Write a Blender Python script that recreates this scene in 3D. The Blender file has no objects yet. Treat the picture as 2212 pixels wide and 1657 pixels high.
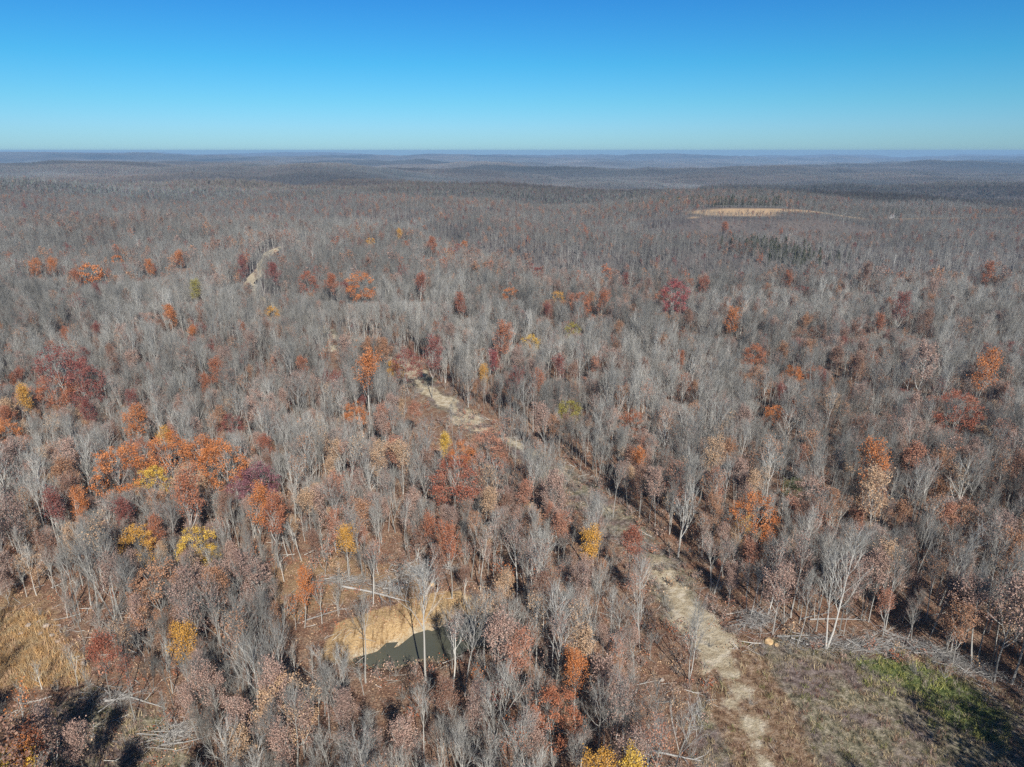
import bpy, math, random
import numpy as np
from mathutils import Vector, Matrix, Euler

random.seed(11)
rng = np.random.default_rng(11)
R = math.radians
scene = bpy.context.scene
COL = scene.collection

# ------------------------------------------------------------------ camera
CAM_H = 70.0
PITCH = 18.85
cam_data = bpy.data.cameras.new('camera')
cam_data.sensor_width = 36.0
cam_data.lens = 24.0
cam_data.clip_start = 0.5
cam_data.clip_end = 60000.0
cam = bpy.data.objects.new('camera', cam_data)
cam.location = (0, 0, CAM_H)
cam.rotation_euler = (R(90 - PITCH), 0, 0)
COL.objects.link(cam)
scene.camera = cam

# ------------------------------------------------------------------ light
SUN_EL, SUN_AZ = 37.0, 163.6          # azimuth clockwise from +Y: behind the camera, to the right
world = bpy.data.worlds.new('World')
scene.world = world
world.use_nodes = True
wn, wl = world.node_tree.nodes, world.node_tree.links
wn.clear()
sky = wn.new('ShaderNodeTexSky')
sky.sky_type = 'NISHITA'
sky.sun_disc = False
sky.sun_elevation = R(SUN_EL)
sky.sun_rotation = R(SUN_AZ)
sky.altitude = 300
sky.air_density = 1.0
sky.dust_density = 0.3
sky.ozone_density = 1.6
tint = wn.new('ShaderNodeMix'); tint.data_type = 'RGBA'; tint.blend_type = 'MULTIPLY'
tint.inputs[0].default_value = 1.0
tc = wn.new('ShaderNodeTexCoord'); sx = wn.new('ShaderNodeSeparateXYZ'); wl.new(tc.outputs['Generated'], sx.inputs[0])
deep = wn.new('ShaderNodeValToRGB')      # a deeper, cleaner blue than the model gives: the dry late-autumn air of the photograph
stops = [(0.0, (.34, .62, 1.0)), (.03, (.31, .62, 1.0)), (.06, (.24, .62, .93)), (.108, (.150, .60, .91)), (.18, (.113, .515, .925)), (.40, (.095, .36, .66)), (.9, (.09, .27, .46))]
while len(deep.color_ramp.elements) < len(stops): deep.color_ramp.elements.new(.5)
for q, (p, c) in zip(deep.color_ramp.elements, stops): q.position = p; q.color = (*c, 1)
wl.new(sx.outputs['Z'], deep.inputs[0]); wl.new(deep.outputs[0], tint.inputs[7])
bg = wn.new('ShaderNodeBackground'); bg.inputs['Strength'].default_value = 0.091
wo = wn.new('ShaderNodeOutputWorld')
wl.new(sky.outputs[0], tint.inputs[6]); wl.new(tint.outputs[2], bg.inputs['Color'])
wl.new(bg.outputs[0], wo.inputs['Surface'])

sun_data = bpy.data.lights.new('sun', 'SUN')
sun_data.energy = 5.0
sun_data.angle = R(0.5)
sun_data.color = (1.0, 0.955, 0.90)
sun = bpy.data.objects.new('sun', sun_data)
az, el = R(SUN_AZ), R(SUN_EL)
to_sun = Vector((math.sin(az) * math.cos(el), math.cos(az) * math.cos(el), math.sin(el)))
sun.rotation_euler = to_sun.to_track_quat('Z', 'Y').to_euler()
sun.location = (40, -120, 150)
COL.objects.link(sun)

scene.view_settings.view_transform = 'Standard'
scene.view_settings.look = 'None'
scene.view_settings.gamma = 1.0
scene.view_settings.exposure = 0.33
scene.view_settings.use_curve_mapping = False
scene.render.engine = 'CYCLES'
cy = scene.cycles
cy.max_bounces = 4; cy.diffuse_bounces = 2; cy.glossy_bounces = 1; cy.transmission_bounces = 2
cy.volume_bounces = 1; cy.transparent_max_bounces = 4
cy.use_denoising = False

# ------------------------------------------------------------------ helpers
F = 2212 * 24 / 36.0
cp, sp = math.cos(R(PITCH)), math.sin(R(PITCH))

def on_plane(X, Y, z=0.0):
    """Where the survey point (X, Y) of the photograph meets the level z."""
    u, v = (X - 1106) / F, (828.5 - Y) / F
    dx, dy, dz = u, cp + v * sp, -sp + v * cp
    t = (z - CAM_H) / dz
    return (dx * t, dy * t)

def poly(pts, z=0.0):
    return np.array([on_plane(x, y, z) for x, y in pts])

def seg_dist(px, py, line):
    d = np.full(px.shape, 1e9)
    for (ax, ay), (bx, by) in zip(line[:-1], line[1:]):
        vx, vy = bx - ax, by - ay
        t = np.clip(((px - ax) * vx + (py - ay) * vy) / (vx * vx + vy * vy + 1e-9), 0, 1)
        d = np.minimum(d, np.hypot(px - ax - t * vx, py - ay - t * vy))
    return d

def signed(px, py, pg):
    """Distance to a polygon, negative inside."""
    loop = list(map(tuple, pg)) + [tuple(pg[0])]
    d = seg_dist(px, py, loop)
    inside = np.zeros(px.shape, bool)
    for (ax, ay), (bx, by) in zip(loop[:-1], loop[1:]):
        c = ((ay > py) != (by > py)) & (px < (bx - ax) * (py - ay) / (by - ay + 1e-12) + ax)
        inside ^= c
    return np.where(inside, -d, d)

_tab = np.random.default_rng(5).random((256, 256))
def vnoise(x, y):
    xi, yi = np.floor(x).astype(int), np.floor(y).astype(int)
    fx, fy = x - xi, y - yi
    fx, fy = fx * fx * (3 - 2 * fx), fy * fy * (3 - 2 * fy)
    a = _tab[xi % 256, yi % 256]; b = _tab[(xi + 1) % 256, yi % 256]
    c = _tab[xi % 256, (yi + 1) % 256]; d = _tab[(xi + 1) % 256, (yi + 1) % 256]
    return (a + (b - a) * fx) * (1 - fy) + (c + (d - c) * fx) * fy
def fbm(x, y, o=4):
    s, a, t = 0, 1.0, 0
    for k in range(o):
        s = s + a * vnoise(x * 2 ** k + 17.3 * k, y * 2 ** k + 9.1 * k); t += a; a *= 0.5
    return s / t - 0.5
def sstep(a, b, x):
    t = np.clip((x - a) / (b - a), 0, 1)
    return t * t * (3 - 2 * t)

# ------------------------------------------------------------------ plan of the land
ROAD = poly([(1655, 1660), (1622, 1570), (1590, 1480), (1535, 1385), (1478, 1300), (1425, 1225), (1330, 1130), (1240, 1050),
             (1130, 975), (1010, 905), (935, 850), (890, 800), (800, 752), (715, 722), (620, 680), (548, 640), (535, 610), (580, 555),
             (650, 522)])
CLEARING = poly([(1530, 1800), (1480, 1657), (1490, 1530), (1560, 1410), (1690, 1375), (1850, 1398), (2030, 1440), (2140, 1490),
                 (2260, 1570), (2420, 1700), (2420, 1900), (1700, 1900)])
GREEN = poly([(1830, 1425), (1900, 1410), (2000, 1435), (2090, 1480), (2160, 1540), (2150, 1600), (2050, 1570), (1990, 1500), (1890, 1470)])
POND = poly([(765, 1400), (860, 1372), (930, 1345), (1000, 1312), (1075, 1300), (1098, 1340), (1060, 1375), (990, 1402), (880, 1418), (785, 1424)])
def ragged(pg, step, amp, seed):
    out = []
    for (ax, ay), (bx, by) in zip(pg, np.roll(pg, -1, 0)):
        k = max(1, int(math.hypot(bx - ax, by - ay) / step))
        for i in range(k):
            x, y = ax + (bx - ax) * i / k, ay + (by - ay) * i / k
            out.append((x + amp * 2 * float(fbm(np.array([x / 3 + seed]), np.array([y / 3]), 3)[0]), y + amp * 2 * float(fbm(np.array([x / 3]), np.array([y / 3 + seed]), 3)[0])))
    return np.array(out)
POND = ragged(POND, 1.2, 2.6, 5.0)
BANK = poly([(690, 1425), (735, 1345), (820, 1318), (905, 1290), (950, 1275), (985, 1275), (1030, 1292), (985, 1345), (870, 1395), (765, 1425)])
LITTER_OPEN = poly([(560, 1220), (700, 1200), (900, 1215), (960, 1260), (900, 1300), (700, 1310), (640, 1340), (560, 1300)])
MEADOW = poly([(-260, 1330), (60, 1322), (120, 1372), (172, 1425), (175, 1465), (60, 1480), (-200, 1500)])
GLADE = poly([(60, 1540), (180, 1492), (300, 1515), (400, 1560), (440, 1640), (420, 1760), (150, 1760)])
LEFT_EDGE = poly([(-200, 1255), (60, 1262), (130, 1330), (100, 1395), (-200, 1330)])
FAR_FIELD = np.array([(182, 722), (200, 702), (235, 693), (262, 700), (276, 726), (380, 741), (480, 748), (600, 756), (600, 764), (470, 760), (300, 757), (230, 756), (192, 742)])
GAPS = [(*on_plane(718, 752), 6), (*on_plane(1008, 906), 6), (*on_plane(1500, 500, -6), 4), (-640, 1250, 34), (-1080, 1500, 30), (360, 2000, 55)]
VIEWS = [(on_plane(X, Y), w) for X, Y, w in ((20, 1370, 7), (110, 1420, 7), (40, 1450, 7), (290, 1550, 4), (700, 1250, 3.5), (640, 1260, 3), (870, 1235, 3.5), (900, 1320, 3), (810, 1360, 2.6), (1480, 1310, 4.4), (1450, 1260, 3.6), (1540, 1390, 5), (1015, 910, 7), (965, 875, 5.5), (905, 815, 5), (718, 752, 2.4), (540, 615, 4), (588, 552, 5), (655, 522, 4.5), (1250, 1075, 2.5), (1350, 1160, 2.5))]
WATER_Z = -1.7

def height(x, y):
    x = np.asarray(x, float); y = np.asarray(y, float)
    r = np.hypot(x, y)
    z = 0.5 * fbm(x / 40, y / 40, 3) * sstep(20, 120, r)
    calm = 1 - np.exp(-((y - 690) / 150) ** 2 - ((x - 320) / 300) ** 2)
    z = z + 34 * fbm(x / 260 + 3, y / 135 + 7, 3) * sstep(260, 700, r) * calm
    z = z + 120 * fbm(x / 1000 + 31, y / 560 + 5, 4) * sstep(900, 1900, r)
    z = z + 230 * fbm(x / 4200 + 1.3, y / 1700 + 4.4, 3) * sstep(2200, 7000, r) - 34 * sstep(3000, 8000, r)
    # the valley that opens behind the near plateau; its rim lies farther off on the left
    c = 350 + 0.05 * np.maximum(x, 0) + 250 * sstep(60, -150, x)
    t = y - c
    wide = 62 + 25 * sstep(100, 500, x)
    z = z - (18 + 24 * sstep(-150, 80, x)) * np.exp(-((t - 100) / wide) ** 2)
    z = z - 7 * sstep(0, 100, t) * sstep(-60, 60, x)
    z = z + 15 * sstep(615, 672, y) * sstep(880, 790, y) * np.exp(-((x - 235) / 120) ** 4)
    z = z + 10 * np.exp(-((y - 755) / 50) ** 2) * np.exp(-((x - 520) / 220) ** 2)
    z = z + 8 * np.exp(-((y - 960) / 120) ** 2) * sstep(700, 300, x)
    z = z - 34 * sstep(1080, 1500, y) * (0.55 + 0.45 * sstep(-900, 600, x))
    z = z - 22 * np.exp(-((y - 1900) / 600) ** 2) * sstep(100, 900, x)
    z = 42 - 9 * np.logaddexp(0, (42 - z) / 9)          # the plateau's hills all end at about one height
    if np.any(r < 200):
        d = signed(x, y, POND)
        z = np.where(r < 200, z * 1.0 - 2.7 * sstep(4.0, -1.4, d + 1.2 * fbm(x / 4, y / 4, 2)), z)
    return z

def H1(x, y):
    return float(height(np.array([x]), np.array([y]))[0])

# ------------------------------------------------------------------ materials
def new_mat(name):
    m = bpy.data.materials.new(name); m.use_nodes = True
    n, l = m.node_tree.nodes, m.node_tree.links
    b = n['Principled BSDF']; b.inputs['Roughness'].default_value = 0.85
    b.inputs['Specular IOR Level'].default_value = 0.2
    return m, n, l, b

def noise(n, l, scale, detail=4, rough=0.6, coord=None):
    t = n.new('ShaderNodeTexNoise'); t.inputs['Scale'].default_value = scale
    t.inputs['Detail'].default_value = detail; t.inputs['Roughness'].default_value = rough
    if coord: l.new(coord, t.inputs['Vector'])
    return t
def ramp(n, l, src, stops):
    r = n.new('ShaderNodeValToRGB'); e = r.color_ramp.elements
    while len(e) < len(stops): e.new(0.5)
    for q, (p, c) in zip(e, stops):
        q.position = p; q.color = (*c, 1) if len(c) == 3 else c
    l.new(src, r.inputs[0]); return r.outputs[0]
def mix(n, l, fac, a, b, mode='MIX'):
    m = n.new('ShaderNodeMix'); m.data_type = 'RGBA'; m.blend_type = mode
    for i, s in ((0, fac), (6, a), (7, b)):
        if isinstance(s, (int, float)): m.inputs[i].default_value = s
        elif isinstance(s, tuple): m.inputs[i].default_value = (*s, 1)
        else: l.new(s, m.inputs[i])
    return m.outputs[2]
def attr(n, name, kind='GEOMETRY'):
    a = n.new('ShaderNodeAttribute'); a.attribute_name = name; a.attribute_type = kind
    return a
def math_n(n, l, op, a, b=None):
    m = n.new('ShaderNodeMath'); m.operation = op
    for i, s in enumerate((a, b)):
        if s is None: continue
        if isinstance(s, (int, float)): m.inputs[i].default_value = s
        else: l.new(s, m.inputs[i])
    return m.outputs[0]

def srgb(r, g, b):
    f = lambda c: (c / 255 / 12.92) if c / 255 <= 0.04045 else ((c / 255 + 0.055) / 1.055) ** 2.4
    return (f(r), f(g), f(b))

def bark_mat(name, lo, hi, toned=False):
    m, n, l, b = new_mat(name)
    v = attr(n, 'vary')
    oi = n.new('ShaderNodeObjectInfo')
    f = math_n(n, l, 'ADD', math_n(n, l, 'MULTIPLY', v.outputs['Fac'], 0.6), math_n(n, l, 'MULTIPLY', oi.outputs['Random'], 0.4))
    base = ramp(n, l, f, [(0.05, lo), (0.95, hi)])
    tn = attr(n, 'tone', 'INSTANCER')          # bark varies between stands; relief shading is painted in with it
    l.new(mix(n, l, 1.0, base, tn.outputs['Color'], 'MULTIPLY') if toned else base, b.inputs['Base Color'])
    b.inputs['Roughness'].default_value = 0.8
    return m
M_BARK = bark_mat('bark', (0.20, 0.19, 0.17), (0.58, 0.56, 0.51), True)
M_TWIG = bark_mat('twig', (0.155, 0.148, 0.130), (0.40, 0.385, 0.35), True)

def leaf_mat(name):
    m, n, l, b = new_mat(name)
    t = attr(n, 'leaf_tint', 'INSTANCER'); v = attr(n, 'vary')
    dark = mix(n, l, 1.0, t.outputs['Color'], (0.62, 0.54, 0.52), 'MULTIPLY')  # dark end of the leaf variation, also painting shade in crown gaps
    lite = mix(n, l, 0.20, t.outputs['Color'], (0.62, 0.50, 0.34))  # pale end of the leaf variation, also painting sparkling highlights
    l.new(mix(n, l, v.outputs['Fac'], dark, lite), b.inputs['Base Color'])
    b.inputs['Roughness'].default_value = 0.6
    return m
M_LEAF = leaf_mat('autumn_leaf')

def canopy_mat():
    m, n, l, b = new_mat('far_canopy')
    c = attr(n, 'canopy_colour'); t = attr(n, 'leaf_tint', 'INSTANCER')
    l.new(mix(n, l, 1.0, c.outputs['Color'], t.outputs['Color'], 'MULTIPLY'), b.inputs['Base Color'])
    return m
M_CANOPY = canopy_mat()

def ground_mat():
    m, n, l, b = new_mat('forest_floor')
    g = n.new('ShaderNodeNewGeometry'); P = g.outputs['Position']
    big = noise(n, l, 0.05, 4, 0.6, P); fine = noise(n, l, 3.2, 4, 0.8, P); mid = noise(n, l, 0.5, 4, 0.7, P)
    litter = ramp(n, l, fine.outputs['Fac'], [(0.30, (0.05, 0.030, 0.022)), (0.46, (0.17, 0.092, 0.058)), (0.58, (0.30, 0.165, 0.10)), (0.72, (0.42, 0.30, 0.22))])
    pale = ramp(n, l, fine.outputs['Fac'], [(0.32, (0.10, 0.07, 0.045)), (0.5, (0.30, 0.20, 0.13)), (0.7, (0.50, 0.40, 0.29))])
    f = ramp(n, l, mid.outputs['Fac'], [(0.42, (0, 0, 0)), (0.66, (1, 1, 1))])
    base = mix(n, l, f, litter, pale)
    dsm = noise(n, l, .7, 6, .55, P)
    dirt = ramp(n, l, dsm.outputs['Fac'], [(0.36, (0.38, 0.30, 0.19)), (0.5, (0.52, 0.44, 0.30)), (0.64, (0.64, 0.56, 0.42))])
    gul = n.new('ShaderNodeMapping'); gul.inputs['Scale'].default_value = (1.1, .16, .3); l.new(P, gul.inputs['Vector'])
    gn = noise(n, l, 1.0, 4, .7, gul.outputs[0])
    bank = ramp(n, l, fine.outputs['Fac'], [(0.3, (0.30, 0.19, 0.085)), (0.5, (0.52, 0.35, 0.17)), (0.7, (0.66, 0.50, 0.29))])
    gd = ramp(n, l, gn.outputs['Fac'], [(.36, (.34, .27, .22)), (.50, (1, 1, 1))])
    bank = mix(n, l, .8, bank, gd, 'MULTIPLY')
    straw = ramp(n, l, fine.outputs['Fac'], [(0.3, (0.20, 0.12, 0.055)), (0.5, (0.38, 0.25, 0.125)), (0.7, (0.55, 0.41, 0.23))])
    tuft = noise(n, l, 1.1, 5, 0.75, P); patch = noise(n, l, 0.16, 4, 0.65, P)
    weeds = ramp(n, l, tuft.outputs['Fac'], [(0.34, (0.045, 0.042, 0.027)), (0.45, (0.17, 0.155, 0.095)), (0.55, (0.31, 0.27, 0.18)), (0.70, (0.54, 0.47, 0.35))])
    weeds2 = ramp(n, l, tuft.outputs['Fac'], [(0.34, (0.045, 0.030, 0.025)), (0.47, (0.17, 0.125, 0.105)), (0.68, (0.36, 0.29, 0.26))])
    wsel = ramp(n, l, patch.outputs['Fac'], [(0.42, (0, 0, 0)), (0.60, (1, 1, 1))])
    weeds = mix(n, l, wsel, weeds, weeds2)
    rustw = ramp(n, l, tuft.outputs['Fac'], [(0.34, (0.07, 0.040, 0.024)), (0.48, (0.25, 0.155, 0.09)), (0.68, (0.48, 0.36, 0.25))])
    green = ramp(n, l, tuft.outputs['Fac'], [(0.36, (0.022, 0.030, 0.012)), (0.47, (0.085, 0.115, 0.032)), (0.56, (0.17, 0.20, 0.07)), (0.72, (0.33, 0.32, 0.19))])
    for name, c in (('weeds', weeds), ('rustweed', rustw), ('green', green), ('straw', straw), ('bank', bank), ('dirt', dirt)):
        a = attr(n, name)
        w = math_n(n, l, 'MULTIPLY', math_n(n, l, 'SUBTRACT', mid.outputs['Fac'], 0.5), 0.9)
        if name in ('dirt', 'green', 'weeds', 'rustweed'): w = math_n(n, l, 'ADD', math_n(n, l, 'MULTIPLY', w, .6), math_n(n, l, 'MULTIPLY', math_n(n, l, 'SUBTRACT', fine.outputs['Fac'], .5), 1.3))
        w = math_n(n, l, 'ADD', w, a.outputs['Fac'])
        ww = n.new('ShaderNodeMapRange'); ww.inputs['From Min'].default_value = 0.33; ww.inputs['From Max'].default_value = 0.70
        l.new(w, ww.inputs['Value'])
        base = mix(n, l, ww.outputs[0], base, c)
    l.new(base, b.inputs['Base Color'])
    bp = n.new('ShaderNodeBump'); bp.inputs['Strength'].default_value = 1.0; bp.inputs['Distance'].default_value = 0.5
    l.new(mix(n, l, .5, fine.outputs['Fac'], tuft.outputs['Fac']), bp.inputs['Height']); l.new(bp.outputs[0], b.inputs['Normal'])
    return m
M_GROUND = ground_mat()

def far_mat():
    m, n, l, b = new_mat('wooded_hills')
    g = n.new('ShaderNodeNewGeometry'); P = g.outputs['Position']
    a = noise(n, l, 0.012, 6, 0.7, P); c = noise(n, l, 0.0015, 4, 0.6, P)
    base = ramp(n, l, a.outputs['Fac'], [(0.35, (0.055, 0.047, 0.043)), (0.5, (0.12, 0.10, 0.092)), (0.68, (0.19, 0.145, 0.12))])
    gr = ramp(n, l, c.outputs['Fac'], [(0.52, (0, 0, 0)), (0.7, (0.5, 0.5, 0.5))])
    base = mix(n, l, gr, base, (0.07, 0.08, 0.06))
    fd = attr(n, 'straw')
    base = mix(n, l, fd.outputs['Fac'], base, (0.50, 0.34, 0.19))
    l.new(base, b.inputs['Base Color'])
    return m
M_FAR = far_mat()

# ------------------------------------------------------------------ ground sheets
def mesh_from(name, verts, faces, mats, attrs=None, smooth=False):
    me = bpy.data.meshes.new(name)
    verts = np.asarray(verts, np.float32); faces = np.asarray(faces, np.int32)
    me.vertices.add(len(verts)); me.vertices.foreach_set('co', verts.ravel())
    k = faces.shape[1]
    me.loops.add(faces.size); me.loops.foreach_set('vertex_index', faces.ravel())
    me.polygons.add(len(faces)); me.polygons.foreach_set('loop_start', np.arange(0, faces.size, k, dtype=np.int32))
    for m in mats: me.materials.append(m)
    for a, (dom, typ, val) in (attrs or {}).items():
        at = me.attributes.new(a, typ, dom)
        at.data.foreach_set('value' if typ == 'FLOAT' else 'color', np.asarray(val, np.float32).ravel())
    me.update(); me.validate()
    if smooth: me.polygons.foreach_set('use_smooth', [True] * len(me.polygons))
    return me

def link(name, me, kind=None, parent=None):
    o = bpy.data.objects.new(name, me); COL.objects.link(o)
    if kind: o['kind'] = kind
    if parent: o.parent = parent
    return o

def masks(x, y):
    n1 = fbm(x / 6, y / 6, 3) * 5
    d = {}
    rd = seg_dist(x, y, list(map(tuple, ROAD)))
    r = np.hypot(x, y)
    incl = signed(x, y, CLEARING)
    road = sstep(4.8, 1.0, rd + n1 * 0.9 + 1.5 * np.clip(fbm(x / 9 + 70, y / 9, 3) * 4, -.6, 1.4))
    trk = sstep(1.5, 0.1, rd + np.maximum(fbm(x / 5 + 9, y / 5, 3) * 9 + .9, -0.5))
    for bx_, by_, br_ in ((1600, 1490, 1.5), (1578, 1520, 1.2), (1590, 1455, 1.0), (1621, 1562, 1.7), (1632, 1600, .8), (1645, 1640, 1.1), (1560, 1420, 1.6)):
        q_ = on_plane(bx_, by_); trk = np.maximum(trk, .85 * sstep(br_ * 1.9, br_ * .2, np.hypot(x - q_[0], y - q_[1]) + n1 * .5))
    d['rustweed'] = np.where(incl < 3, sstep(7.5, 2.5, rd + n1 * 1.3), 0) + 0 * x
    cover = sstep(97, 112, y) * sstep(185, 172, y)
    road = road * (1 - .92 * cover * sstep(-.22, .02, fbm(x / 7 + 33, y / 7, 3)))
    d['dirt'] = np.where(incl < 0, trk * 0.95, road)
    for (gx, gy, gr) in GAPS:
        d['dirt'] = np.maximum(d['dirt'], sstep(gr, gr * 0.5, np.hypot(x - gx, y - gy)) if gr < 20 else 0)
    d['weeds'] = sstep(1.5, -2.5, incl + n1)
    d['weeds'] = np.maximum(d['weeds'], sstep(1.0, -1.5, signed(x, y, GLADE) + n1))
    d['weeds'] = np.maximum(d['weeds'], 0.75 * sstep(7, 3, rd + n1) * sstep(0.5, 0.2, 0 * x + (r < 60)))
    d['green'] = sstep(1.5, -1.5, signed(x, y, GREEN) + n1)
    d['straw'] = sstep(1.5, -1.0, signed(x, y, MEADOW) + n1 * 0.6)
    d['straw'] = np.maximum(d['straw'], 0.55 * sstep(1.5, -1.0, signed(x, y, LITTER_OPEN) + n1))
    d['straw'] = np.maximum(d['straw'], 0.5 * sstep(1.5, -1.0, signed(x, y, LEFT_EDGE) + n1))
    pd = signed(x, y, POND)
    d['dirt'] = np.maximum(d['dirt'], .62 * sstep(2.2, .4, pd + n1 * .3))
    d['bank'] = sstep(1.2, -0.4, signed(x, y, BANK) + n1 * 0.35)
    return d

def grid(x0, x1, y0, y1, s):
    xs = np.arange(x0, x1 + s * .5, s); ys = np.arange(y0, y1 + s * .5, s)
    gx, gy = np.meshgrid(xs, ys)
    nx, ny = len(xs), len(ys)
    i = (np.arange(ny - 1)[:, None] * nx + np.arange(nx - 1)[None, :]).ravel()
    fc = np.stack([i, i + 1, i + nx + 1, i + nx], 1)
    return gx.ravel(), gy.ravel(), fc

NB = (-170, 200, -60, 300)            # the near ground, 1 m grid
gx, gy, fc = grid(*NB, 1.0)
gz = height(gx, gy) + 0.10 * fbm(gx / 2.0, gy / 2.0, 2)
mk = masks(gx, gy)
cx, cyy = gx[fc].mean(1), gy[fc].mean(1)
mc = {k: v[fc].mean(1) for k, v in mk.items()}
owner = np.zeros(len(fc), int)
owner[mc['weeds'] > 0.5] = 2
owner[(mc['straw'] > 0.5) & (signed(cx, cyy, MEADOW) < 3)] = 3
owner[mc['dirt'] > 0.5] = 1
owner[mc['bank'] > 0.5] = 4
V = np.stack([gx, gy, gz], 1)
for k, nm in enumerate(['ground', 'dirt_road', 'grass_clearing', 'straw_meadow', 'pond_bank']):
    sel = fc[owner == k]
    if not len(sel): continue
    used, inv = np.unique(sel, return_inverse=True)
    at = {a: ('POINT', 'FLOAT', v[used]) for a, v in mk.items()}
    link(nm, mesh_from(nm, V[used], inv.reshape(sel.shape), [M_GROUND], at, True), 'structure')

def outer(name, x0, x1, y0, y1, s, hole, drop):
    gx, gy, fc = grid(x0, x1, y0, y1, s)
    gz = height(gx, gy) - drop
    c = np.stack([gx[fc].mean(1), gy[fc].mean(1)], 1)
    keep = ~((c[:, 0] > hole[0] + s) & (c[:, 0] < hole[1] - s) & (c[:, 1] > hole[2] + s) & (c[:, 1] < hole[3] - s))
    st = sstep(6, -6, signed(gx, gy, FAR_FIELD))
    for (a, b, r) in GAPS[2:]: st = np.maximum(st, sstep(r * 1.1, r * 0.8, np.hypot((gx - a) * 0.7, gy - b)))
    sel = fc[keep]; used, inv = np.unique(sel, return_inverse=True)
    at = {'straw': ('POINT', 'FLOAT', st[used])}
    link(name, mesh_from(name, np.stack([gx, gy, gz], 1)[used], inv.reshape(sel.shape), [M_FAR], at, True), 'structure')
MB = (-1400, 1400, -200, 1800)
outer('wooded_terrain', *MB, 10.0, NB, 0.25)
outer('hills', -15000, 15000, -300, 17000, 100.0, MB, 1.5)

# the road farther off, past the finely modelled ground
def far_road():
    pts_ = [tuple(p) for p in ROAD if p[1] > 240]
    L = []
    for (ax, ay), (bx, by) in zip(pts_[:-1], pts_[1:]):
        k = max(2, int(math.hypot(bx - ax, by - ay) / 5))
        L += [(ax + (bx - ax) * i / k, ay + (by - ay) * i / k) for i in range(k)]
    L.append(pts_[-1]); vs = []; fs = []
    for i, (x, y) in enumerate(L):
        if y < 292: continue
        a, b = L[max(i - 1, 0)], L[min(i + 1, len(L) - 1)]
        t = Vector((b[0] - a[0], b[1] - a[1])).normalized(); w = 3.4 + 3.5 * float(fbm(np.array([i * .45]), np.array([3.3]), 2)[0])
        for q in (-1, -.4, .4, 1):
            X, Y = x - t.y * q * w, y + t.x * q * w
            vs.append((X, Y, H1(X, Y) + .12))
    for i in range(len(vs) // 4 - 1):
        for j in range(3): fs.append((i * 4 + j, i * 4 + j + 4, i * 4 + j + 5, i * 4 + j + 1))
    link('dirt_road', mesh_from('dirt_road', vs, fs, [M_GROUND], {'dirt': ('POINT', 'FLOAT', np.ones(len(vs)))}, True), 'structure')
far_road()

def water_mat():
    m, n, l, b = new_mat('pond_water')
    b.inputs['Base Color'].default_value = (0.105, 0.108, 0.068, 1)
    b.inputs['Roughness'].default_value = 0.09; b.inputs['Specular IOR Level'].default_value = 0.5
    m2 = noise(n, l, .22, 3, .6); l.new(ramp(n, l, m2.outputs['Fac'], [(.35, (.07, .075, .055)), (.5, (.13, .125, .085)), (.62, (.21, .18, .11))]), b.inputs['Base Color'])
    t = noise(n, l, 1.2, 3, 0.6); bp = n.new('ShaderNodeBump'); bp.inputs['Strength'].default_value = 0.12
    l.new(t.outputs['Fac'], bp.inputs['Height']); l.new(bp.outputs[0], b.inputs['Normal'])
    return m
cxp, cyp = POND.mean(0)
vv = [(cxp + (x - cxp) * 1.12, cyp + (y - cyp) * 1.12, WATER_Z) for x, y in POND]
me = bpy.data.meshes.new('pond_water'); me.from_pydata(vv, [], [list(range(len(vv)))[::-1]]); me.materials.append(water_mat())
me.update()
if me.polygons[0].normal.z < 0: me.flip_normals()
link('pond_water', me, 'structure')

# ------------------------------------------------------------------ trees
class Geo:
    def __init__(s): s.v = []; s.f = []; s.m = []; s.c = []
    def tube(s, pts, rad, n=3, mat=0, vary=None, cap=False):
        base = len(s.v); vary = random.random() if vary is None else vary
        for i, p in enumerate(pts):
            d = (pts[min(i + 1, len(pts) - 1)] - pts[max(i - 1, 0)]).normalized()
            a = d.cross(Vector((0.31, 0.77, 0.15))).normalized(); b = d.cross(a)
            for k in range(n):
                t = 2 * math.pi * k / n
                s.v.append(p + (a * math.cos(t) + b * math.sin(t)) * rad[i])
        for i in range(len(pts) - 1):
            for k in range(n):
                q, w = base + i * n + k, base + i * n + (k + 1) % n
                s.f.append((q, w, w + n, q + n)); s.m.append(mat); s.c.append(vary)
    def blade(s, p, d, w, mat=1, vary=None):
        side = d.cross(Vector((random.gauss(0, 1), random.gauss(0, 1), random.gauss(0, 1)))).normalized() * w * 0.5
        b = len(s.v); s.v += [p - side, p + side, p + d]
        s.f.append((b, b + 1, b + 2, b + 2)); s.m.append(mat); s.c.append(random.random() if vary is None else vary)
    def leaf(s, p, size, mat=2, vary=None):
        n = Vector((random.gauss(0, 1), random.gauss(0, 1), random.gauss(0.25, 1))).normalized()
        a = n.orthogonal().normalized(); a = Matrix.Rotation(random.uniform(0, 6.28), 3, n) @ a; b = n.cross(a)
        k = len(s.v); q = random.uniform(0.5, 0.9)
        s.v += [p + a * size * .5, p + b * size * .5 * q, p - a * size * .5, p - b * size * .5 * q]
        s.f.append((k, k + 1, k + 2, k + 3)); s.m.append(mat); s.c.append(random.random() if vary is None else vary)
    def mesh(s, name, mats):
        me = bpy.data.meshes.new(name)
        fs = [f if f[2] != f[3] else f[:3] for f in s.f]
        me.from_pydata([tuple(v) for v in s.v], [], fs)
        for m in mats: me.materials.append(m)
        me.polygons.foreach_set('material_index', s.m)
        at = me.attributes.new('vary', 'FLOAT', 'FACE'); at.data.foreach_set('value', s.c)
        me.update(); return me
    def add(s, o):
        b = len(s.v); s.v += o.v; s.f += [tuple(i + b for i in f) for f in o.f]; s.m += o.m; s.c += o.c

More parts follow.
